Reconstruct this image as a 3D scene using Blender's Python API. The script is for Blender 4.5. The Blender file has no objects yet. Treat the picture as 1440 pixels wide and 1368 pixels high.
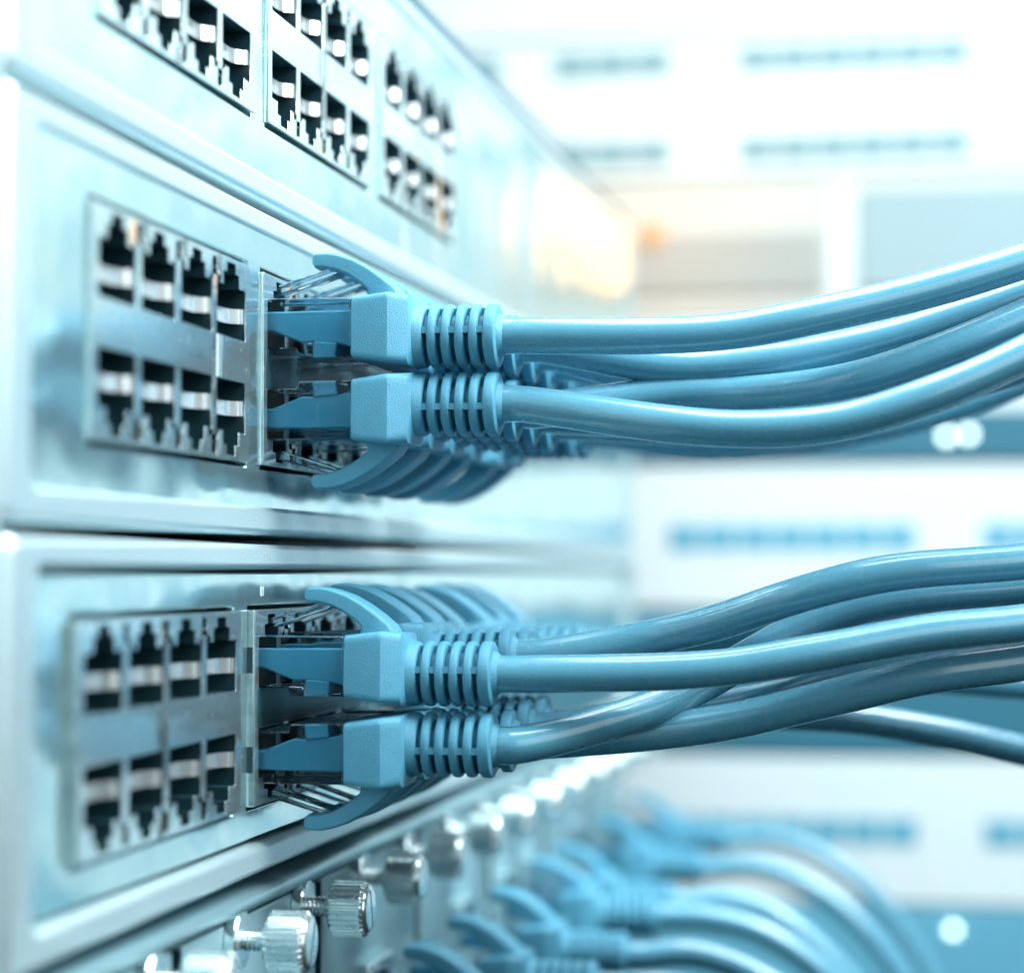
import bpy, bmesh, math, random
from mathutils import Vector, Matrix, Euler
random.seed(7)
S = 0.001                      # everything below is written in millimetres
scn = bpy.context.scene
COL = scn.collection
PI = math.pi

# ------------------------------------------------------------------ camera
CAM = Vector((90.8, -307.6, 0.0))
YAW = math.atan(630 / 3380)
cd = bpy.data.cameras.new('camera')
cam = bpy.data.objects.new('camera', cd)
COL.objects.link(cam)
cam.location = CAM * S
cam.rotation_euler = (math.radians(90) + math.atan(116 / 3380), 0, YAW)
cd.sensor_width = 36.0
cd.lens = 36.0 * 3380 / 1440
cd.clip_start = 0.005
cd.clip_end = 20
cd.dof.use_dof = True
cd.dof.focus_distance = 0.322
cd.dof.aperture_fstop = 11.5
cd.dof.aperture_blades = 8
scn.camera = cam

# ------------------------------------------------------------------ world and lamps
w = bpy.data.worlds.new('World')
scn.world = w
w.use_nodes = True
bg = w.node_tree.nodes['Background']
bg.inputs['Strength'].default_value = 0.22
_tc = w.node_tree.nodes.new('ShaderNodeTexCoord')
_sp = w.node_tree.nodes.new('ShaderNodeSeparateXYZ')
_rp = w.node_tree.nodes.new('ShaderNodeValToRGB')      # pale ceiling above, dark floor below
_mr = w.node_tree.nodes.new('ShaderNodeMapRange')
_mr.inputs['From Min'].default_value = -1
w.node_tree.links.new(_tc.outputs['Generated'], _sp.inputs['Vector'])
w.node_tree.links.new(_sp.outputs['Z'], _mr.inputs['Value'])
w.node_tree.links.new(_mr.outputs['Result'], _rp.inputs['Fac'])
w.node_tree.links.new(_rp.outputs['Color'], bg.inputs['Color'])
_e = _rp.color_ramp.elements
_e[0].position, _e[0].color = 0.36, (0.015, 0.07, 0.09, 1)
_e[1].position, _e[1].color = 0.60, (0.62, 0.86, 0.92, 1)


def area(name, loc, target, sx, sy, power, col):
    l = bpy.data.lights.new(name, 'AREA')
    l.shape = 'RECTANGLE'
    l.size = sx * S
    l.size_y = sy * S
    l.energy = power
    l.color = col
    o = bpy.data.objects.new(name, l)
    COL.objects.link(o)
    o.location = Vector(loc) * S
    d = Vector(target) - Vector(loc)
    o.rotation_euler = d.to_track_quat('-Z', 'Y').to_euler()
    return o


COOL = (0.90, 0.985, 1.0)
area('ceiling_softbox', (170, 60, 420), (40, 40, 0), 420, 420, 5.8, COOL)
area('rack_fill', (260, 120, 420), (60, 430, 200), 300, 200, 1.0, (0.80, 0.95, 1.0))  # unseen fill added to brighten the upper rack behind
area('front_fill', (330, -380, 130), (20, 20, 10), 320, 320, 0.7, COOL)  # unseen fill added for the near faces of the boots
area('side_fill', (300, -40, 260), (95, 15, 10), 160, 220, 3.3, COOL)  # unseen light added to brighten the cables towards the right

scn.view_settings.view_transform = 'Standard'
scn.view_settings.look = 'None'
scn.view_settings.exposure = 0.0
scn.view_settings.gamma = 1.0
scn.view_settings.use_curve_mapping = False
scn.cycles.use_denoising = True
scn.cycles.max_bounces = 14
scn.cycles.transmission_bounces = 12
scn.cycles.glossy_bounces = 6
scn.cycles.sample_clamp_indirect = 6.0


# ------------------------------------------------------------------ materials
def mat(name, base, rough=0.5, metal=0.0, bump=0.0, bscale=900, bstretch=(1, 1, 1), wave=0.0, wscale=60,
        trans=0.0, ior=1.45, coat=0.0, sss=0.0, rvar=0.0, rscale=300, emit=None, estr=0.0, spec=0.5,
        mott=0.0, mscale=120, scratch=0.0, specks=0.0):
    m = bpy.data.materials.new(name)
    m.use_nodes = True
    nt = m.node_tree
    b = nt.nodes['Principled BSDF']
    b.inputs['Base Color'].default_value = (*base, 1)
    b.inputs['Roughness'].default_value = rough
    b.inputs['Metallic'].default_value = metal
    b.inputs['IOR'].default_value = ior
    b.inputs['Transmission Weight'].default_value = trans
    b.inputs['Coat Weight'].default_value = coat
    b.inputs['Coat Roughness'].default_value = 0.12
    b.inputs['Specular IOR Level'].default_value = spec
    if sss:
        b.inputs['Subsurface Weight'].default_value = sss
        b.inputs['Subsurface Radius'].default_value = (0.4, 0.9, 1.2)
        b.inputs['Subsurface Scale'].default_value = 0.0008
    if emit:
        b.inputs['Emission Color'].default_value = (*emit, 1)
        b.inputs['Emission Strength'].default_value = estr
    tc = nt.nodes.new('ShaderNodeTexCoord')

    def noise(scale, detail=3, stretch=(1, 1, 1), rgh=0.55):
        mp = nt.nodes.new('ShaderNodeMapping')
        mp.inputs['Scale'].default_value = stretch
        nt.links.new(tc.outputs['Object'], mp.inputs['Vector'])
        n = nt.nodes.new('ShaderNodeTexNoise')
        n.inputs['Scale'].default_value = scale
        n.inputs['Detail'].default_value = detail
        n.inputs['Roughness'].default_value = rgh
        nt.links.new(mp.outputs['Vector'], n.inputs['Vector'])
        return n
    prev = None
    for amt, sc, st, dist, det in ((wave, wscale, (1, 1, 1), 0.0015, 1), (bump, bscale, bstretch, 0.0003, 4)):
        if amt:
            n = noise(sc, det, st)
            bp = nt.nodes.new('ShaderNodeBump')
            bp.inputs['Strength'].default_value = amt
            bp.inputs['Distance'].default_value = dist
            nt.links.new(n.outputs['Fac'], bp.inputs['Height'])
            if prev:
                nt.links.new(prev.outputs['Normal'], bp.inputs['Normal'])
            prev = bp
    if scratch:
        n = noise(400, 2, (0.05, 1.0, 0.05), 0.3)
        r = nt.nodes.new('ShaderNodeValToRGB')
        r.color_ramp.elements[0].position = 0.60
        r.color_ramp.elements[1].position = 0.66
        nt.links.new(n.outputs['Fac'], r.inputs['Fac'])
        bp = nt.nodes.new('ShaderNodeBump')
        bp.inputs['Strength'].default_value = scratch
        bp.inputs['Distance'].default_value = 0.0002
        nt.links.new(r.outputs['Color'], bp.inputs['Height'])
        if prev:
            nt.links.new(prev.outputs['Normal'], bp.inputs['Normal'])
        prev = bp
    if specks:                       # dust grains and small nicks
        n = noise(1700, 2, (1, 1, 1), 0.4)
        r = nt.nodes.new('ShaderNodeValToRGB')
        r.color_ramp.elements[0].position = 0.70
        r.color_ramp.elements[1].position = 0.76
        nt.links.new(n.outputs['Fac'], r.inputs['Fac'])
        bp = nt.nodes.new('ShaderNodeBump')
        bp.inputs['Strength'].default_value = specks
        bp.inputs['Distance'].default_value = 0.00025
        nt.links.new(r.outputs['Color'], bp.inputs['Height'])
        if prev:
            nt.links.new(prev.outputs['Normal'], bp.inputs['Normal'])
        prev = bp
    if prev:
        nt.links.new(prev.outputs['Normal'], b.inputs['Normal'])
    if rvar:
        n = noise(rscale, 4)
        mr = nt.nodes.new('ShaderNodeMapRange')
        mr.inputs['To Min'].default_value = max(0.02, rough - rvar)
        mr.inputs['To Max'].default_value = rough + rvar
        mr.inputs['From Min'].default_value = 0.3
        mr.inputs['From Max'].default_value = 0.7
        nt.links.new(n.outputs['Fac'], mr.inputs['Value'])
        nt.links.new(mr.outputs['Result'], b.inputs['Roughness'])
    if mott:
        n = noise(mscale, 5)
        mx = nt.nodes.new('ShaderNodeMix')
        mx.data_type = 'RGBA'
        mx.inputs['A'].default_value = (*[c * (1 - mott) for c in base], 1)
        mx.inputs['B'].default_value = (*[min(1, c * (1 + mott)) for c in base], 1)
        nt.links.new(n.outputs['Fac'], mx.inputs['Factor'])
        nt.links.new(mx.outputs['Result'], b.inputs['Base Color'])
    return m


M = {}
M['frame'] = mat('satin_metal_frame', (0.62, 0.77, 0.81), 0.38, 0.8, bump=0.35, bscale=2600, rvar=0.06, rscale=900)
M['plate'] = mat('polished_metal_plate', (0.57, 0.79, 0.82), 0.16, 0.92, bump=0.07, bscale=700, bstretch=(1, 1, 0.08),
                 wave=0.6, wscale=45, rvar=0.05, rscale=250)
M['shield'] = mat('nickel_shield', (0.66, 0.82, 0.85), 0.21, 0.92, bump=0.02, bscale=1500, rvar=0.08, rscale=600)
M['chassis'] = mat('dark_chassis', (0.05, 0.13, 0.17), 0.45, 0.4)
M['cavity'] = mat('dark_port_plastic', (0.014, 0.045, 0.058), 0.26, spec=0.6, bump=0.05, bscale=900)
M['spring'] = mat('bright_spring', (0.88, 0.93, 0.95), 0.25, 0.9)
M['boot'] = mat('blue_rubber_boot', (0.07, 0.275, 0.40), 0.42, bump=0.5, bscale=6500, sss=0.15, mott=0.12, mscale=500)
M['jacket'] = mat('blue_cable_jacket', (0.088, 0.278, 0.388), 0.26, bump=0.05, bscale=900, coat=1.0, specks=0.25, rvar=0.06, rscale=500,
                  mott=0.03, mscale=120)
M['core'] = mat('blue_wire_core', (0.03, 0.23, 0.37), 0.40, mott=0.08, mscale=150)
M['clear'] = mat('clear_plastic', (0.86, 0.96, 1.0), 0.04, trans=1.0, ior=1.42, wave=0.08, wscale=250)
M['knob'] = mat('nickel_knob', (0.80, 0.90, 0.92), 0.22, 0.9, bump=0.12, bscale=1500, rvar=0.08, rscale=900)
M['card'] = mat('grey_painted_card', (0.32, 0.53, 0.59), 0.40, 0.4, bump=0.25, bscale=2200)
M['rail'] = mat('satin_rail', (0.36, 0.56, 0.62), 0.32, 0.8, bump=0.3, bscale=2600)
M['white'] = mat('white_paint', (0.58, 0.65, 0.67), 0.45)
M['grey'] = mat('grey_paint', (0.26, 0.36, 0.39), 0.5)
M['taupe'] = mat('taupe_paint', (0.30, 0.32, 0.31), 0.5)
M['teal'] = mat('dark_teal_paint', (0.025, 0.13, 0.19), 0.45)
M['strip'] = mat('pale_port_strip', (0.17, 0.29, 0.32), 0.5)
M['cream'] = mat('cream_paint', (0.46, 0.47, 0.44), 0.5)
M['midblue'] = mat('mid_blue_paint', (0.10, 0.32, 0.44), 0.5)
M['led'] = mat('white_led', (0.9, 0.95, 0.9), 0.3, emit=(0.8, 1.0, 0.95), estr=5.0)
M['amber'] = mat('amber_flare', (0.10, 0.04, 0.01), 0.3, emit=(1.0, 0.60, 0.28), estr=0.95)  # glow colour of the ball that stands in for the warm flare
M['ink'] = mat('pale_print', (0.80, 0.90, 0.92), 0.5)


# ------------------------------------------------------------------ mesh building
class MB:
    def __init__(self):
        self.v, self.f, self.mi = [], [], []

    def add(self, verts, faces, mi=0):
        o = len(self.v)
        self.v += [tuple(p) for p in verts]
        for f in faces:
            self.f.append(tuple(i + o for i in f))
            self.mi.append(mi)

    def box(self, x0, x1, y0, y1, z0, z1, mi=0):
        vs = [(x, y, z) for x in (x0, x1) for y in (y0, y1) for z in (z0, z1)]
        self.add(vs, [(0, 1, 3, 2), (4, 6, 7, 5), (0, 4, 5, 1), (2, 3, 7, 6), (0, 2, 6, 4), (1, 5, 7, 3)], mi)

    def prism_xz(self, pts, y0, y1, mi=0):      # polygon in (x, z) extruded along y
        n = len(pts)
        vs = [(x, y0, z) for x, z in pts] + [(x, y1, z) for x, z in pts]
        fs = [tuple(range(n)), tuple(range(2 * n - 1, n - 1, -1))]
        fs += [(i, i + n, (i + 1) % n + n, (i + 1) % n) for i in range(n)]
        self.add(vs, fs, mi)

    def loft(self, rings, cap=True, mi=0):      # rings of equal count
        n = len(rings[0])
        vs = [p for r in rings for p in r]
        fs = []
        for k in range(len(rings) - 1):
            a, b = k * n, (k + 1) * n
            fs += [(a + i, a + (i + 1) % n, b + (i + 1) % n, b + i) for i in range(n)]
        if cap:
            fs.append(tuple(range(n - 1, -1, -1)))
            m = (len(rings) - 1) * n
            fs.append(tuple(range(m, m + n)))
        self.add(vs, fs, mi)

    def lathe_x(self, prof, n=40, cy=0, cz=0, mi=0, ky=1.0, kz=1.0):      # prof: (x, r)
        self.loft([[(x, cy + ky * r * math.cos(2 * PI * i / n), cz + kz * r * math.sin(2 * PI * i / n)) for i in range(n)]
                   for x, r in prof], True, mi)

    def tube(self, pts, r, n=28, mi=0):
        pts = [Vector(p) for p in pts]
        up = Vector((0, 0, 1))
        rings = []
        for i, p in enumerate(pts):
            t = (pts[min(i + 1, len(pts) - 1)] - pts[max(i - 1, 0)]).normalized()
            up = (up - t * up.dot(t)).normalized()
            s = t.cross(up)
            rr = r(i / (len(pts) - 1)) if callable(r) else r
            rings.append([tuple(p + rr * (math.cos(2 * PI * k / n) * s + math.sin(2 * PI * k / n) * up)) for k in range(n)])
        self.loft(rings, True, mi)

    def grid(self, ys, zs, solid, xf, xb, mi=0):
        """sheet facing +X cut into cells; hole cells leave an opening whose sides run from xf to xb."""
        idx = {}

        def V(x, j, k):
            key = (x, j, k)
            if key not in idx:
                idx[key] = len(self.v)
                self.v.append((x, ys[j], zs[k]))
            return idx[key]
        ny, nz = len(ys) - 1, len(zs) - 1
        ok = lambda j, k: 0 <= j < ny and 0 <= k < nz and solid(j, k)
        for j in range(ny):
            for k in range(nz):
                if not ok(j, k):
                    continue
                for x, fl in ((xf, 0), (xb, 1)):
                    q = (V(x, j, k), V(x, j + 1, k), V(x, j + 1, k + 1), V(x, j, k + 1))
                    self.f.append(q if not fl else q[::-1])
                    self.mi.append(mi)
                for dj, dk, a, b in ((-1, 0, (j, k + 1), (j, k)), (1, 0, (j + 1, k), (j + 1, k + 1)),
                                     (0, -1, (j, k), (j + 1, k)), (0, 1, (j + 1, k + 1), (j, k + 1))):
                    if not ok(j + dj, k + dk):
                        self.f.append((V(xf, *a), V(xb, *a), V(xb, *b), V(xf, *b)))
                        self.mi.append(mi)

    def build(self, name, mats, parent=None, smooth=None, bevel=0.0, seg=2):
        me = bpy.data.meshes.new(name)
        me.from_pydata([(x * S, y * S, z * S) for x, y, z in self.v], [], self.f)
        if not isinstance(mats, (list, tuple)):
            mats = [mats]
        for m in mats:
            me.materials.append(m)
        me.polygons.foreach_set('material_index', self.mi)
        bm = bmesh.new()
        bm.from_mesh(me)
        bmesh.ops.recalc_face_normals(bm, faces=bm.faces)
        bm.to_mesh(me)
        bm.free()
        if smooth:
            me.polygons.foreach_set('use_smooth', [True] * len(me.polygons))
            me.set_sharp_from_angle(angle=math.radians(smooth))
        o = bpy.data.objects.new(name, me)
        COL.objects.link(o)
        if parent:
            o.parent = parent
        if bevel:
            b = o.modifiers.new('bevel', 'BEVEL')
            b.width = bevel * S
            b.segments = seg
            b.limit_method = 'ANGLE'
            b.angle_limit = math.radians(40)
            b.harden_normals = False
            me.polygons.foreach_set('use_smooth', [True] * len(me.polygons))
            me.set_sharp_from_angle(angle=math.radians(smooth or 38))
        return o


def tag(o, label, cat, group=None, kind=None):
    o['label'] = label
    o['category'] = cat
    if group:
        o['group'] = group
    if kind:
        o['kind'] = kind
    return o


def empty(name, loc, rot=(0, 0, 0)):
    o = bpy.data.objects.new(name, None)
    COL.objects.link(o)
    o.location = Vector(loc) * S
    o.rotation_euler = rot
    o.empty_display_size = 0.01
    return o


def rrect(y0, y1, z0, z1, r, n=6):
    pts = []
    for cy, cz, a0 in ((y1 - r, z1 - r, 0), (y0 + r, z1 - r, 90), (y0 + r, z0 + r, 180), (y1 - r, z0 + r, 270)):
        for i in range(n + 1):
            a = math.radians(a0 + 90 * i / n)
            pts.append((cy + r * math.cos(a), cz + r * math.sin(a)))
    return pts


def ring_plate(mb, outer, inner, xf, xb, mi=0):       # both loops of equal length
    n = len(outer)
    L = [[(xf, y, z) for y, z in outer], [(xf, y, z) for y, z in inner],
         [(xb, y, z) for y, z in inner], [(xb, y, z) for y, z in outer]]
    vs = [p for l in L for p in l]
    fs = []
    for k in range(4):
        a, b = k * n, ((k + 1) % 4) * n
        fs += [(a + i, a + (i + 1) % n, b + (i + 1) % n, b + i) for i in range(n)]
    mb.add(vs, fs, mi)


# ------------------------------------------------------------------ network switches
PITCH = 14.0
XF = 0.1                       # how far the jack shields stand out from the plates
U0, U1 = -88.5, 365.0
UNIT = 44.45


def port_holes(v0, ncol):
    ys, zs = set(), set()
    holes = []
    for c in range(ncol):
        y = v0 + c * PITCH
        for s in (1, -1):
            for hw, a, b in ((6.05, 2.7, 9.2), (3.3, 9.2, 10.9), (1.8, 10.9, 12.2)):
                z0, z1 = sorted((s * a, s * b))
                holes.append((y - hw, y + hw, z0, z1))
    for c in range(ncol + 1):                     # little dark notches between neighbouring latches
        if 0 < c < ncol:
            y = v0 + (c - 0.5) * PITCH
            for s in (1, -1):
                z0, z1 = sorted((s * 12.2, s * 10.9))
                holes.append((y - 0.9, y + 0.9, z0, z1))
    return holes


def holes_grid(mb, y0, y1, z0, z1, holes, xf, xb, mi=0):
    ys = sorted({round(q, 4) for h in holes for q in h[:2]} | {y0, y1})
    zs = sorted({round(q, 4) for h in holes for q in h[2:]} | {z0, z1})

    def solid(j, k):
        cy, cz = (ys[j] + ys[j + 1]) / 2, (zs[k] + zs[k + 1]) / 2
        return not any(a < cy < b and c < cz < d for a, b, c, d in holes)
    mb.grid(ys, zs, solid, xf, xb, mi)


def port_mesh():
    """dark socket lining behind one opening, with its latch slot (points up)"""
    mb = MB()
    d = -10.5
    prof = [(-6.05, 2.7), (6.05, 2.7), (6.05, 9.2), (3.3, 9.2), (3.3, 10.9), (1.8, 10.9), (1.8, 12.2),
            (-1.8, 12.2), (-1.8, 10.9), (-3.3, 10.9), (-3.3, 9.2), (-6.05, 9.2)]
    g = 0.04
    P = [(y + (g if y > 0 else -g), z + (g if z > 3 else -g)) for y, z in prof]
    n = len(P)
    x0 = XF - 0.19
    vs = [(x0, y, z) for y, z in P] + [(d, y, z) for y, z in P]
    fs = [(i, (i + 1) % n, (i + 1) % n + n, i + n) for i in range(n)] + [tuple(range(n, 2 * n))]
    mb.add(vs, fs)
    # contact comb on the floor of the socket
    for i in range(8):
        y = -3.6 + i * 1.03
        mb.box(-9, -3.0, y - 0.18, y + 0.18, 2.75, 3.4)
    return mb


def spring_mesh():
    """bright grounding spring on the far side wall, bent lip at its mouth"""
    mb = MB()
    pts = [(XF - 0.3, 5.9), (XF - 0.7, 5.5), (XF - 1.5, 5.0), (XF - 2.0, 3.8), (XF - 2.1, 2.0), (XF - 2.0, 0.0), (XF - 1.9, -2.0), (XF - 2.6, -2.8)]
    h = 0.95
    vs = []
    for x, y in pts:
        vs += [(x, y, 5.95 - h), (x, y, 5.95 + h)]
    for x, y in pts:
        vs += [(x, y + 0.16, 5.95 - h), (x, y + 0.16, 5.95 + h)]
    m = len(pts) * 2
    fs = []
    for i in range(len(pts) - 1):
        a = 2 * i
        fs += [(a, a + 1, a + 3, a + 2), (m + a, m + a + 2, m + a + 3, m + a + 1),
               (a, a + 2, m + a + 2, m + a), (a + 1, m + a + 1, m + a + 3, a + 3)]
    e = 2 * (len(pts) - 1)
    fs += [(0, m, m + 1, 1), (e, e + 1, m + e + 1, m + e)]
    mb.add(vs, fs)
    return mb


port_proto = spring_proto = None


def make_switch(zc, mid, first_u, nblocks, label, windows=False, plugged=True, h=UNIT, groove=False):
    """zc: height of the unit's middle; mid: height between the two port rows; first_u: first port of the first block"""
    global port_proto, spring_proto
    root = empty('network_switch', (0, 0, zc))
    tag(root, label, 'network switch', 'network switches stacked in the rack')
    m = mid - zc
    hz = h / 2 - 0.65
    # bezel: round-cornered frame
    fb = MB()
    ring_plate(fb, rrect(U0, U1, -hz, hz, 1.0), rrect(U0 + 7.5, U1 - 7.5, -hz + 3.9, hz - 3.3, 2.6), 0.7 if groove else 0.2, -14)
    fb.build('bezel', M['frame'], root, bevel=1.6, seg=6, smooth=60)
    cb = MB()
    cb.box(-250, -14.2, U0 + 0.2, U1 - 0.2, -hz + 0.2, hz - 0.2)
    cb.build('chassis', M['chassis'], root, bevel=0.4)
    if not plugged:
        ld = MB()  # dark slab added on top, standing for the shade line along the lip
        ld.box(-250, -0.3, U0 + 0.5, U1 - 0.5, hz + 0.05, hz + 2.4)
        ld.build('dark_top_slab', M['chassis'], root, bevel=0.3)
    # plate with an opening for each jack block
    blocks = []
    holes = []
    for b in range(nblocks):
        y0 = first_u + b * 64.2 - 7.8
        y1 = first_u + b * 64.2 + 42 + 8.2
        blocks.append((first_u + b * 64.2, y0, y1))
        holes.append((y0 - 0.2, y1 + 0.2, m - 13.4, m + 13.4))
    pb = MB()
    e = 0.0 if groove else 2.0
    pf = -0.9 if groove else -0.35
    holes_grid(pb, U0 + 8.5 - e, U1 - 8.5 + e, -hz + 4.5 - e, hz - 3.8 + e, holes, pf, -2.2)
    pb.build('faceplate', M['plate'], root, bevel=0.2)
    for v0, y0, y1 in blocks:
        sh = MB()
        holes_grid(sh, y0, y1, -12.8, 12.8, port_holes(v0, 4), XF, XF - 0.2)
        # shield side walls
        sh.box(-12, XF - 0.21, y0, y0 + 0.4, -12.8, 12.8)
        sh.box(-12, XF - 0.21, y1 - 0.4, y1, -12.8, 12.8)
        sh.box(-12, XF - 0.21, y0 + 0.41, y1 - 0.41, 12.45, 12.8)
        sh.box(-12, XF - 0.21, y0 + 0.41, y1 - 0.41, -12.8, -12.45)
        blk = sh.build('jack_block', M['shield'], root, bevel=0.08)
        blk.location = (0, 0, m * S)
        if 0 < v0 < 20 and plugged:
            dv = MB()  # dark plate added over the bar so the gap between plugs goes dark
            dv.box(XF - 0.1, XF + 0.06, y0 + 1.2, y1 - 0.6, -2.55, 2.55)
            dv.build('dark_bar_cover', M['cavity'], blk, bevel=0.05)
        if windows and 0 < v0 < 20:
            wn = MB()
            for z in (4.6, -8.4):
                wn.box(-1.0, XF - 0.3, y0 - 0.03, y0 + 0.2, z, z + 3.4)
            wn.build('side_window', M['cavity'], blk)
        for c in range(4):
            for s in (1, -1):
                if port_proto is None:
                    port_proto = port_mesh().build('port', M['cavity'], None)
                    spring_proto = spring_mesh().build('spring', M['spring'], None, smooth=50)
                    p, q = port_proto, spring_proto
                else:
                    p = port_proto.copy()
                    q = spring_proto.copy()
                    COL.objects.link(p)
                    COL.objects.link(q)
                for o in (p, q):
                    o.parent = blk
                    o.location = (0, (v0 + c * PITCH) * S, 0)
                if v0 > 0 and plugged:          # a plug sits here and presses the spring away
                    bpy.data.objects.remove(q)
                    p.rotation_euler = (0, 0, 0) if s > 0 else (PI, 0, 0)
                    continue
                p.rotation_euler = (0, 0, 0) if s > 0 else (PI, 0, 0)
                q.rotation_euler = (0, 0, 0)
                q.location.z = (0 if s > 0 else -2 * 5.95) * S
    return root


Z_TOP = 92.8 - UNIT / 2 - 0.1
make_switch(72.4, 72.6, -55.4, 3, 'topmost network switch, pale metal, all ports empty, cut by the top edge', plugged=False, h=48.2)
make_switch(26.1, 26.6, -57.2, 3, 'middle network switch, its right ports feeding the pale upper cable bundle')
make_switch(-18.3, -18.2, -60.7, 3, 'lowest network switch, just above the row of thumbscrews, feeding the darker lower bundle', True, groove=True)


def number(parent_label, y, z, txt, h):
    c = bpy.data.curves.new('port_number', 'FONT')
    c.body = txt
    c.size = h * S
    c.extrude = 0.02 * S
    c.align_x = 'CENTER'
    t = bpy.data.objects.new('text', c)
    COL.objects.link(t)
    bpy.context.view_layer.update()
    me = bpy.data.meshes.new_from_object(t.evaluated_get(bpy.context.evaluated_depsgraph_get()))
    bpy.data.objects.remove(t)
    me.materials.clear()
    me.materials.append(M['ink'])
    o = bpy.data.objects.new('port_number', me)
    COL.objects.link(o)
    par = [q for q in bpy.data.objects if q.get('label', '').startswith(parent_label)][0]
    o.parent = par
    o.rotation_euler = (PI / 2, 0, PI / 2)
    o.location = (-0.88 * S, y * S, z * S - par.location.z)
    return o


number('middle', 8.0, 10.0, '01', 1.9)
number('lowest', 2.2, -3.6, '01', 1.9)

# ------------------------------------------------------------------ rack upright beside the switches
rp = MB()
rp.box(-40, -1.0, -125, -89.6, -140, 190)
rp.box(-3, 0.2, -104, -89.6, -140, 190)
tag(rp.build('rack_post', M['frame'], None, bevel=0.5),
    'pale metal rack upright at the extreme left, beside the ends of the switches', 'rack post')


# ------------------------------------------------------------------ patch cables
def sup(x, hy, hz, e, cy=0, cz=0, n=48):
    out = []
    for i in range(n):
        a = 2 * PI * i / n
        c, s = math.cos(a), math.sin(a)
        out.append((x, cy + hy * math.copysign(abs(c) ** (2 / e), c), cz + hz * math.copysign(abs(s) ** (2 / e), s)))
    return out


RZ = -0.9      # strain relief sits a little off the boot's middle


def boot_mesh():
    mb = MB()
    mb.loft([sup(11.5, 5.9, 3.9, 14), sup(11.7, 6.2, 4.1, 14), sup(16.3, 6.55, 4.7, 14, 0, -.05), sup(16.6, 6.5, 4.72, 12, 0, -.06), sup(18.9, 4.95, 4.75, 8, 0, -0.25),
             sup(19.1, 4.75, 4.5, 4, 0, RZ * .8), sup(19.35, 4.5, 4.3, 2.3, 0, RZ), sup(20.3, 4.3, 4.2, 2.1, 0, RZ), sup(20.6, 4.15, 4.05, 2.0, 0, RZ),
             sup(20.7, 3.9, 3.8, 2.0, 0, RZ)])
    # hook that guards the latch: curved arm
    out = [(5.5, 10.0), (5.9, 10.45), (7.6, 10.5), (9.2, 10.2), (11.2, 9.5), (13.2, 8.4), (15.2, 7.0), (16.9, 5.6), (17.8, 4.3)]
    inn = [(5.4, 8.9), (5.7, 8.4), (7.4, 8.3), (8.9, 7.9), (10.4, 7.2), (11.9, 6.2), (12.9, 5.3), (12.9, 4.6), (12.4, 3.6)]
    rings = []
    for (xo, zo), (xi, zi) in zip(out, inn):
        cx, cz = (xo + xi) / 2, (zo + zi) / 2
        dx, dz = (xo - xi) / 2, (zo - zi) / 2
        r = []
        hw = 3.2
        for i in range(24):
            a = 2 * PI * i / 24
            c, s = math.cos(a), math.sin(a)
            c = math.copysign(abs(c) ** (2 / 7), c)
            s = math.copysign(abs(s) ** (2 / 7), s)
            r.append((cx + dx * s, hw * c, cz + dz * s))
        rings.append(r)
    mb.loft(rings)
    return mb


def relief_mesh():
    mb = MB()
    x = 21.25
    for k in range(5):
        wd = 1.27 if k < 4 else 1.7
        R = 4.3
        p = [(x, R - 0.9), (x + 0.04, R - 0.35), (x + 0.22, R - 0.06), (x + 0.45, R), (x + wd - 0.4, R), (x + wd - 0.15, R - 0.08),
             (x + wd, R - 0.4), (x + wd, R - 0.9)]
        mb.lathe_x(p, 48, 0, RZ)
        x += wd + 0.62
    xe = x - 0.62
    mb.lathe_x([(20.4, 2.9), (xe - 0.1, 2.9)], 32, 0, RZ)          # sleeve inside
    mb.box(20.6, xe - 0.3, -4.05, 4.05, RZ + 0.1, RZ + 0.95)       # side webs
    mb.box(20.6, xe - 0.3, -0.9, 0.9, RZ - 3.7, RZ + 3.7)          # top and bottom webs
    # ragged flash at the cable mouth
    mb.lathe_x([(xe - 0.1, 3.1), (xe + 0.5, 2.75), (xe + 0.75, 2.5)], 32, 0, RZ)
    return mb, xe


def plug_mesh():
    mb = MB()
    mb.prism_xz([(-8, 4.1), (-8, -2.9), (3.9, -2.9), (4.3, -3.9), (11.45, -3.9), (11.45, 4.0), (-2, 4.1)], -5.8, 5.8)
    return mb


def latch_mesh():
    mb = MB()
    mb.prism_xz([(-4.5, 4.35), (-2, 4.5), (1.0, 5.2), (8.5, 7.6), (9.1, 8.1), (8.9, 8.7), (8.3, 8.7), (0.6, 6.4), (-4.5, 5.0)], -1.8, 1.8)
    return mb


def core_mesh():
    mb = MB()
    top = 2.4
    mb.prism_xz([(-6, top - 0.1), (-6, 0.0), (0.5, -0.3), (2.0, -0.9), (4.6, -1.9), (6.2, -1.8), (8.0, -2.1), (9.6, -2.1), (11.3, -2.5), (11.3, top)], -4.5, 4.5)
    mb.prism_xz([(6.2, -1.7), (9.4, -2.0), (9.2, -3.7), (6.0, -3.75)], -4.9, 4.9)
    return mb


def contact_mesh():
    mb = MB()
    for i in range(8):
        y = -3.57 + 1.02 * i
        mb.box(-7.5, -4.0, y - 0.15, y + 0.15, -2.8, -1.2)
    return mb


XE = None
protos = {}


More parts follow.
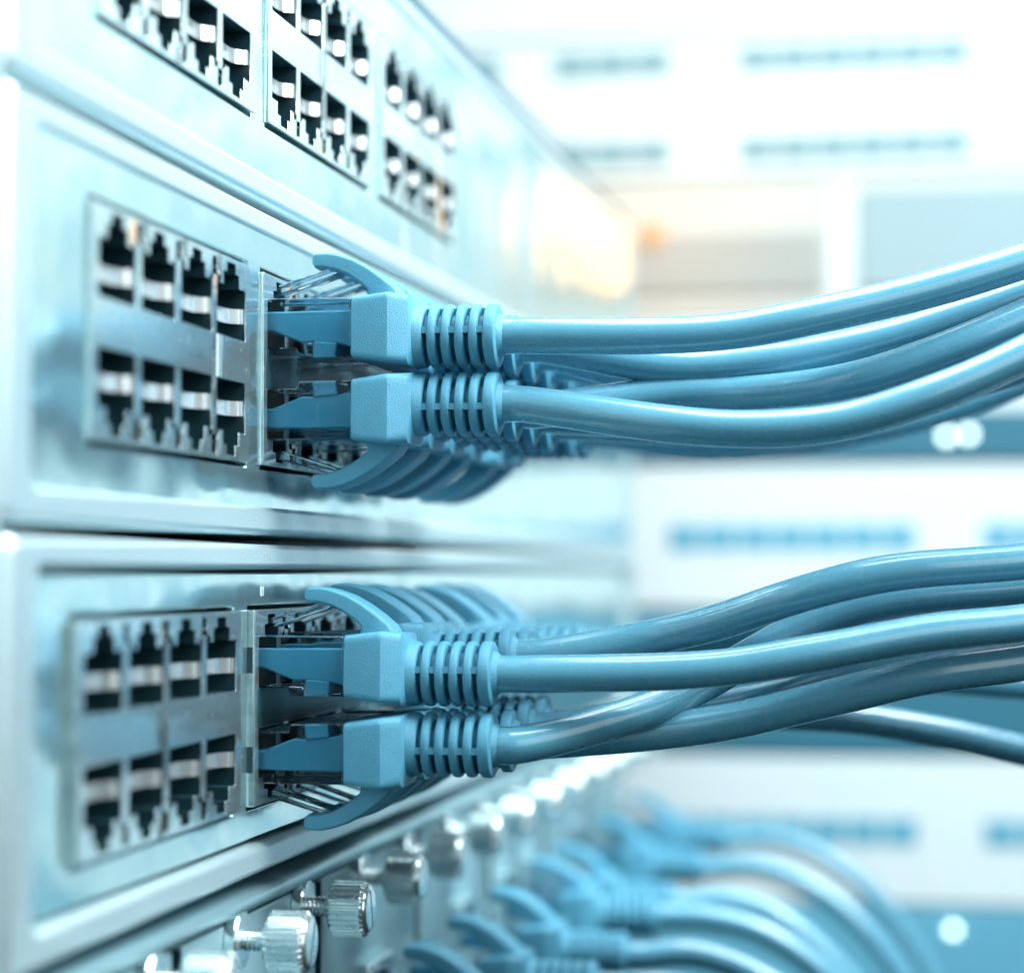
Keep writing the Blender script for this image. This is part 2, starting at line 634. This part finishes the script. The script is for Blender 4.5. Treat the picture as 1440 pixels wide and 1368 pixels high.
def make_parts(root):
    global XE
    if not protos:
        rel, XE = relief_mesh()
        protos['plug'] = plug_mesh().build('plug', M['clear'], root, bevel=0.3)
        protos['latch'] = latch_mesh().build('latch', M['clear'], protos['plug'], bevel=0.2)
        protos['core'] = core_mesh().build('wire_core', M['core'], protos['plug'], bevel=0.25)
        protos['contacts'] = contact_mesh().build('contact_pins', M['spring'], protos['plug'])
        protos['boot'] = boot_mesh().build('boot', M['boot'], root, smooth=20)
        protos['relief'] = rel.build('strain_relief', M['boot'], protos['boot'], smooth=40)
        return
    new = {}
    for k in ('plug', 'latch', 'core', 'contacts', 'boot', 'relief'):
        c = protos[k].copy()
        COL.objects.link(c)
        c.parent = root if k in ('plug', 'boot') else new['boot' if k == 'relief' else 'plug']
        new[k] = c


def spline(pts, per=14):
    """Catmull-Rom (centripetal-ish) through the points"""
    P = [Vector(p) for p in pts]
    P = [2 * P[0] - P[1]] + P + [2 * P[-1] - P[-2]]
    out = []
    for i in range(1, len(P) - 2):
        p0, p1, p2, p3 = P[i - 1], P[i], P[i + 1], P[i + 2]
        t0 = 0
        t1 = t0 + max(1e-6, (p1 - p0).length) ** 0.5
        t2 = t1 + max(1e-6, (p2 - p1).length) ** 0.5
        t3 = t2 + max(1e-6, (p3 - p2).length) ** 0.5
        for k in range(per):
            t = t1 + (t2 - t1) * k / per
            a1 = (t1 - t) / (t1 - t0) * p0 + (t - t0) / (t1 - t0) * p1
            a2 = (t2 - t) / (t2 - t1) * p1 + (t - t1) / (t2 - t1) * p2
            a3 = (t3 - t) / (t3 - t2) * p2 + (t - t2) / (t3 - t2) * p3
            b1 = (t2 - t) / (t2 - t0) * a1 + (t - t0) / (t2 - t0) * a2
            b2 = (t3 - t) / (t3 - t1) * a2 + (t - t1) / (t3 - t1) * a3
            out.append((t2 - t) / (t2 - t1) * b1 + (t - t1) / (t2 - t1) * b2)
    out.append(P[-2])
    # light smoothing
    for _ in range(10):
        out = [out[0], out[1]] + [(out[i - 1] + out[i] * 2 + out[i + 1]) / 4 for i in range(2, len(out) - 2)] + out[-2:]
    return out


def patch_cable(u, z, flip, pts, label, group, extend=True, r=2.48, tilt=(0, 0, 0)):
    rot = (PI * flip + tilt[0], tilt[1], tilt[2])
    root = empty('patch_cable', (0, u, z), rot)
    tag(root, label, 'patch cable', group)
    make_parts(root)
    Mx = Matrix.Translation(Vector((0, u, z))) @ Euler(rot).to_matrix().to_4x4()
    inv = Mx.inverted()
    L = [Vector((21.0, 0, RZ)), Vector((XE, 0, RZ)), Vector((XE + 3, 0, RZ))]
    W = [Vector(p) for p in pts if p[0] > (47.5 if extend else 40)]
    if extend:                                     # runs on out of the picture to the cable manager
        d = (W[-1] - W[-2]).normalized()
        d0 = Vector((d.x, d.y, d.z))
        W.append(W[-1] + d0 * 30 + Vector((0, 2, 1)))
        W.append(W[-1] + Vector((45, 6, 4 if z > 0 else -2)))
        W.append(W[-1] + Vector((50, 8, -6)))
    L += [inv @ p for p in W]
    mb = MB()
    ph = random.uniform(0, 6)
    mb.tube(spline(L), lambda t: r * (1 + 0.012 * math.sin(40 * t + ph)), 32)
    mb.build('jacket', M['jacket'], root, smooth=60)
    return root


PATHS = {
    'M_up0': [(44.6, 7.3, 30.5), (58.6, 7.8, 31.0), (70.6, 9.1, 32.9), (86.2, 12.0, 36.5), (99.0, 14.4, 40.4)],
    'M_lo0': [(39.9, 6.4, 20.7), (54.5, 3.0, 18.7), (66.5, 2.2, 18.0), (77.4, 2.2, 19.1), (89.0, 3.3, 22.8), (98.8, 5.2, 27.2)],
    'M_up1': [(42.4, 22.1, 28.5), (52.3, 21.9, 27.8), (67.0, 21.6, 28.6), (81.3, 22.2, 31.4), (90.8, 23.0, 34.2), (99.3, 23.6, 37.0)],
    'M_lo1': [(42.4, 22.1, 23.4), (52.3, 21.9, 24.2), (62.2, 20.7, 24.0), (76.8, 15.3, 25.1), (89.0, 14.5, 28.9), (99.1, 15.4, 32.9)],
    'M_up2': [(40.5, 35.0, 28.5), (50.9, 33.9, 26.2), (71.2, 31.6, 26.6), (85.9, 31.2, 30.4), (99.5, 31.7, 34.6)],
    'M_lo2': [(40.5, 35.0, 20.8), (50.9, 33.9, 21.1), (61.3, 30.7, 22.2), (81.2, 27.3, 25.7), (99.4, 26.6, 31.2)],
    'M_up3': [(43.7, 49.8, 27.2), (54.6, 47.8, 25.2), (70.4, 44.6, 27.0), (85.8, 43.4, 32.6), (99.8, 43.0, 38.0)],
    'M_lo3': [(43.7, 49.8, 21.3), (54.4, 49.8, 20.9), (70.3, 46.6, 21.9), (85.8, 43.4, 25.1), (99.8, 42.0, 28.8)],
    'L_up0': [(45.1, 3.3, -13.9), (58.9, 4.9, -13.0), (72.7, 6.4, -10.8), (86.3, 8.9, -8.3), (99.0, 11.3, -7.0)],
    'L_lo0': [(39.8, 7.4, -21.7), (48.7, 12.1, -19.1), (55.8, 16.5, -15.9), (63.2, 19.9, -11.6), (71.8, 21.5, -7.0), (81.3, 22.2, -4.1), (99.3, 24.6, -2.4)],
    'L_up1': [(48.0, 20.0, -9.6), (57.6, 17.8, -7.4), (70.4, 13.1, -3.2), (81.6, 13.1, -0.5), (99.1, 15.4, 1.0)],
    'M_up4': [(48.0, 73.3, 29.0), (63.3, 71.8, 28.5), (85.4, 65.7, 30.5), (100.2, 60.4, 35.4)],
    'M_lo4': [(48, 74.0, 20.7), (63.2, 73.8, 21.1), (85.4, 69.8, 26.1), (100.4, 66.5, 31.9)],
    'M_lo5': [(48, 88.3, 20.3), (62.0, 89.9, 20.9), (85.1, 90.1, 24.9), (101.0, 89.0, 30.4)],
    'L_up2': [(50.0, 32.0, -10.6), (58.2, 31.8, -9.2), (69.2, 31.2, -6.0), (85.9, 31.2, -2.0), (99.5, 32.8, -0.8)],
    'L_lo1': [(38.0, 18.2, -22.5), (43.1, 17.2, -22.8), (58.0, 13.8, -20.8), (72.3, 12.4, -17.4), (86.2, 13.0, -14.0), (99.1, 15.4, -12.2)],
    'L_lo2': [(40.9, 32.0, -20.3), (51.2, 30.9, -20.1), (61.6, 27.7, -18.3), (76.4, 25.4, -14.2), (99.4, 27.6, -10.2)],
    'L_lo3': [(39.8, 47.1, -22.2), (48.6, 53.8, -22.0), (61.7, 63.4, -22.2), (74.5, 69.8, -23.2), (88.6, 75.5, -25.7), (100.7, 80.8, -28.7)],
    'L_up3': [(44.2, 45.8, -11.8), (60.1, 44.7, -9.4), (80.7, 43.5, -5.1), (99.8, 45.0, -3.6)],
    'L_up4': [(42.2, 60.7, -11.5), (58.6, 61.8, -12.6), (80.2, 62.7, -13.5), (100.3, 64.4, -12.9)],
    'L_up5': [(46.0, 75.7, -12.0), (62.7, 79.8, -14.8), (82.9, 87.6, -17.3), (101.1, 95.1, -18.9)],
    'L_up6': [(47.8, 91.3, -11.8), (61.7, 93.9, -10.7), (79.2, 97.1, -8.0), (101.3, 101.2, -5.9)],
}
ORD = ['front', 'second', 'third', 'fourth', 'fifth', 'sixth', 'seventh']
GM = 'blue patch cables of the middle switch'
GL = 'blue patch cables of the lowest switch'
X_M = {'up': ['pale blue patch cable, nearest and topmost of the middle switch, curving up at right',
              'blue patch cable just under the topmost one of the middle switch, second from front',
              'blue patch cable third from front, upper port row of the middle switch',
              'blue patch cable fourth from front, upper port row of the middle switch',
              'blurred blue patch cable farthest back in the upper port row of the middle switch'],
       'lo': ['pale blue patch cable sagging lowest in the upper bundle, nearest in its port row',
              'blue patch cable second from front, lower port row of the middle switch',
              'blue patch cable third from front, lower port row of the middle switch',
              'blue patch cable fourth from front, lower port row of the middle switch',
              'blurred blue patch cable last but one in the lower port row of the middle switch',
              'blurred blue patch cable farthest back in the lower port row of the middle switch']}
X_L = {'up': ['deep blue patch cable running across the front of the lower bundle, upper port row',
              'blue patch cable arching along the very top of the lower bundle',
              'blue patch cable just beneath the topmost one of the lower bundle',
              'blue patch cable fourth from front, upper port row of the lowest switch',
              'blue patch cable fifth from front, upper port row of the lowest switch',
              'blurred blue patch cable sixth from front, upper port row of the lowest switch',
              'blurred blue patch cable with the farthest hook in the lowest switch'],
       'lo': ['deep blue patch cable crossing up behind the front cable of the lower bundle',
              'blue patch cable along the underside of the lower bundle, second from front',
              'blue patch cable third from front, lower port row of the lowest switch',
              'white-lit blurred patch cable drooping down to the right below the lower bundle']}
for row, flip, z, n in (('up', 0, 32.0, 5), ('lo', 1, 21.1, 6)):
    for k in range(n):
        j = 0 if k == 0 else 1
        patch_cable(7 + PITCH * k if k < 4 else 7 + 22.2 + PITCH * (k - 1), z + random.uniform(-.15, .15) * j, flip, PATHS['M_%s%d' % (row, k)], X_M[row][k], GM,
                    tilt=(random.uniform(-.02, .02), 0.006 * (1 - 2 * flip) * 0 + random.uniform(-.012, .012) * j, random.uniform(-.015, .015) * j))
for row, flip, z, n in (('up', 0, -12.9, 7), ('lo', 1, -24.0, 4)):
    for k in range(n):
        j = 0 if k == 0 else 1
        up = -0.055 if (row, k) in (('up', 1), ('up', 2)) else 0
        patch_cable(3.5 + PITCH * k if k < 4 else 3.5 + 22.2 + PITCH * (k - 1), z + random.uniform(-.15, .15) * j, flip, PATHS['L_%s%d' % (row, k)], X_L[row][k], GL,
                    tilt=(random.uniform(-.03, .03), up + random.uniform(-.02, .02) * j, random.uniform(-.015, .015) * j))

# ------------------------------------------------------------------ module chassis below the switches
mc = empty('module_chassis', (0, 0, -63))
tag(mc, 'grey module chassis with a rounded top rail, below the lowest switch', 'equipment chassis')
rb = MB()
prof = [(-12, 21.3), (0.0, 21.3), (0.7, 21.1), (1.1, 20.6), (1.2, 20.1), (1.1, 19.6), (0.6, 19.1), (-0.2, 18.9), (-12, 18.9)]
rb.prism_xz(prof, U0 - 9, U1)
rb.build('top_rail', M['rail'], mc, smooth=50)
cb = MB()
cb.box(-250, -12.2, U0 - 9, U1, -24, 22)
cb.build('chassis', M['chassis'], mc)
bb = MB()
bb.box(-12, 1.5, U0 - 9, U1, -24.2, -21.5)
bb.build('bottom_rail', M['rail'], mc, bevel=0.8, seg=3)


def knob_mesh():
    mb = MB()
    n = 112
    def ring(x, r, k=0.0):
        return [(x, (r + (k if (i // 2) % 2 else -k)) * math.cos(2 * PI * i / n), (r + (k if (i // 2) % 2 else -k)) * math.sin(2 * PI * i / n)) for i in range(n)]
    mb.loft([ring(0, 3.3), ring(0.25, 3.62, .08), ring(0.55, 3.75, .22), ring(4.7, 3.75, .22), ring(5.0, 3.58, .14), ring(5.15, 3.3),
             ring(5.35, 3.2), ring(5.6, 2.9), ring(5.68, 2.4)])
    return mb


def screw_parts(card, y, z):
    w_ = MB()
    w_.lathe_x([(0, 3.45), (0.15, 3.65), (1.4, 3.7), (1.65, 3.5), (1.65, 1.4)], 40)
    wo = w_.build('thumbscrew', M['knob'], card, smooth=35)
    wo.location = (-0.58 * S, y * S, z * S)
    sh = MB()
    pr = []
    x = 1.2
    while x < 5.0:
        pr += [(x, 1.15), (x + 0.22, 1.42), (x + 0.44, 1.15)]
        x += 0.55
    pr += [(5.3, 1.1)]
    sh.lathe_x(pr, 24)
    sh.build('threaded_shaft', M['knob'], wo, smooth=70)
    k = knob_mesh().build('knob', M['knob'], wo, smooth=12)
    k.location = (5.0 * S, 0, -0.15 * S)
    k.rotation_euler = (random.uniform(0, 6), 0, 0)
    sl = MB()
    sl.box(5.60, 5.70, -2.7, 2.7, -0.3, 0.3)
    s = sl.build('slot', M['cavity'], wo)
    s.location = k.location
    s.rotation_euler = (random.uniform(-.5, .5) + PI / 2, 0, 0)
    return [wo] + list(wo.children)


CARD_LABELS = ['grey line card at the lower left corner with a blurred thumbscrew',
               'grey line card with the two nearest sharp silver thumbscrews',
               'grey line card right of the sharp thumbscrews, its own two screws darker and blurred',
               'blurred grey line card, fourth along the row from the left',
               'blurred grey line card, fifth along the row from the left',
               'blurred grey line card near the far end with glinting screws',
               'farthest blurred grey line card of the row']
GC = 'line cards in the module chassis'
PLUG_U = [62, 94, 130, 174, 201, 261, 320]
for k in range(7):
    u = -97 + 64 * k
    card = empty('line_card', (0, u, -63))
    tag(card, CARD_LABELS[k], 'line card', GC)
    pl = MB()
    jacks = [q - u for q in PLUG_U if u + 8 < q < u + 57]
    jh = [(a - 6.6, a + 6.6, -12.5, 0.5) for a in jacks] if jacks else [(36, 60, -12, -2)]
    holes_grid(pl, 2.2, 61.8, -21.2, 18.2, jh, -0.6, -2.8)
    pl.build('card_plate', M['card'], card, bevel=0.45, seg=3)
    gk = MB()  # dark strip added so the gap beside each card looks shaded
    gk.box(-2.7, -0.9, 1.6, 2.19, -21, 17.6)
    gk.build('gap_shade_strip', M['cavity'], card)
    bk = MB()
    bk.box(-11.8, -4.0, 4.0, 60.0, -21, 18.4)
    bk.build('card_back', M['chassis'], card)
    if jacks:
        for a in jacks:
            jf = MB()
            holes_grid(jf, a - 8.2, a + 8.2, -14.2, 2.2, [(a - 6.4, a + 6.4, -12.4, 0.4)], 1.2, -0.59)
            jf.build('jack_frame', M['shield'], card, bevel=0.25)
    else:
        jf = MB()
        holes_grid(jf, 34.5, 61.5, -13.5, -0.5, [(36, 60, -12, -2)], 0.5, -0.59)
        jf.build('slot_frame', M['shield'], card, bevel=0.25)
    for y in (21, 52):
        screw_parts(card, y, 16.0)

GB = 'blurred blue patch cables of the module chassis'
BL = ['cut off at the bottom edge, nearest of the drooping row', 'second of the drooping row from the bottom edge', 'third of the drooping row, above the bottom edge',
      'fourth of the drooping row, in its middle', 'fifth of the drooping row counted from the bottom edge',
      'second from the farthest end of the drooping row', 'farthest and highest of the drooping row']
for k in range(7):
    u = PLUG_U[k]
    zz = -69 + (0 if k < 5 else (k - 4) * 0.0)
    dy = random.uniform(-3, 3)
    sc = random.uniform(0.9, 1.12)
    pts = [(42, u, zz - 0.6), (52, u + dy * .2, zz - 3.2), (64, u + dy * .6, zz - 11 * sc), (76, u + dy, zz - 25 * sc), (86, u + dy * 1.3, zz - 45 * sc), (93, u + dy * 1.5, zz - 75),
           (97, u + dy * 1.5, zz - 115)]
    patch_cable(u, zz, 0, pts, 'blurred blue patch cable, ' + BL[k], GB, extend=False, tilt=(0, random.uniform(-.02, .02), random.uniform(-.03, .03)))

# ------------------------------------------------------------------ rack behind, facing the viewer
YB = 430.0
X0, X1 = -172.0, 272.0


def rack_unit(zc, face, label, strips=(), panels=(), h=43.6):
    root = empty('rack_unit', (0, YB, zc))
    tag(root, label, 'rack unit', 'blurred units of the rack behind')
    b = MB()
    b.box(X0, X1, 0, 260, -h / 2, h / 2)
    b.build('housing', M[face], root, bevel=0.8, seg=2)
    for x0, x1, z, hh, m in strips:
        n = max(2, round((x1 - x0) / 11.5))
        p = (x1 - x0) / n
        s = MB()
        for i in range(n):
            s.box(x0 + i * p + 0.5, x0 + (i + 1) * p - 0.5, -0.4, 2, z - hh / 2, z + hh / 2)
        s.build('port_row', M[m], root)
    for x0, x1, z0, z1, t, m in panels:
        s = MB()
        s.box(x0, x1, -t, 1, z0, z1)
        s.build('panel', M[m], root, bevel=0.6)
    return root


G = 44.45
zc = [9.7 + G * i for i in range(-4, 6)]
two = [(24, 95, 14, 7.5, 'strip'), (24, 95, -14, 7.5, 'strip'), (-34, 4, 14, 7.5, 'strip'), (-34, 4, -14, 7.5, 'strip'),
       (113, 184, 14, 7.5, 'strip'), (113, 184, -14, 7.5, 'strip'), (-106, -50, 14, 7.5, 'strip'), (-106, -50, -14, 7.5, 'strip')]
one = [(2, 78, 0, 8, 'midblue'), (97, 172, 0, 8, 'midblue'), (-90, -16, 0, 8, 'midblue'), (190, 262, 0, 8, 'midblue')]
rack_unit(zc[0], 'teal', 'dark blurred unit behind, below the bottom edge of the photo')
u_low = rack_unit(zc[1], 'midblue', 'mid blue blurred unit behind the drooping cables at the lower right corner')
rack_unit(zc[2], 'white', 'pale blurred unit with port rows behind, lowest of the white ones', strips=one)
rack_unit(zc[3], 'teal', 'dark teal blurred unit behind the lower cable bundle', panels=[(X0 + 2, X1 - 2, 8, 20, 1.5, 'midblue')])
rack_unit(zc[4], 'white', 'pale blurred unit with a single port row between the two cable bundles', strips=one)
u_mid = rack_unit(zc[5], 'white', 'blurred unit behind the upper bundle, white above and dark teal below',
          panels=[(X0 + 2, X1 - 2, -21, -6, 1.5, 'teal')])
rack_unit(zc[6], 'cream', 'blurred cream unit with grey and taupe blank panels beside the added amber lamp',
          panels=[(61, 200, -14, 17, 1.5, 'grey'), (-60, 50, -14, 5, 1.5, 'taupe'), (51.5, 59.5, -20, 20, 1.0, 'white')])
rack_unit(zc[7], 'white', 'white blurred switch behind with two rows of bluish ports at the top right', strips=two)
rack_unit(zc[8], 'white', 'white blurred unit just above the top edge of the photo')
rack_unit(zc[9], 'white', 'white blurred unit highest in the rack behind')
for x0, x1, lab in ((X0 - 26, X0 - 1, 'white upright on the left of the rack behind'), (X1 + 1, X1 + 26, 'white upright on the right of the rack behind')):
    b = MB()
    b.box(x0, x1, YB - 6, YB + 260, -200, 240)
    tag(b.build('rack_post', M['white'], None, bevel=0.8), lab, 'rack post')


def lamp(parent, x, z, r, m, name='indicator_lamp'):
    b = MB()
    n = 10
    b.loft([[(x + r * math.cos(a) * math.cos(2 * PI * i / 20), -1.6 - r * math.sin(a) * 0.8, z - parent.location.z / S + r * math.cos(a) * math.sin(2 * PI * i / 20))
             for i in range(20)] for a in [k / n * PI / 2 * 0.98 for k in range(n + 1)]])
    return b.build(name, M[m], parent, smooth=60)


lamp(u_mid, 87, 40, 1.5, 'led')
lamp(u_mid, 93.5, 40.5, 1.5, 'led')
lamp(u_low, 88, -108, 1.4, 'led')
u_amb = [o for o in bpy.data.objects if o.get('label', '').endswith('amber lamp')][0]
lamp(u_amb, -2, 103.5, 4.0, 'amber')  # added glowing ball in place of a warm lens flare, no real indicator
pl = bpy.data.lights.new('amber_glow', 'POINT')  # unseen point light added to spread the flare's warm tint
pl.energy = 0.05
pl.color = (1.0, 0.45, 0.10)
pl.shadow_soft_size = 0.022
po = bpy.data.objects.new('amber_glow', pl)
COL.objects.link(po)
po.location = Vector((4, YB - 40, 102)) * S
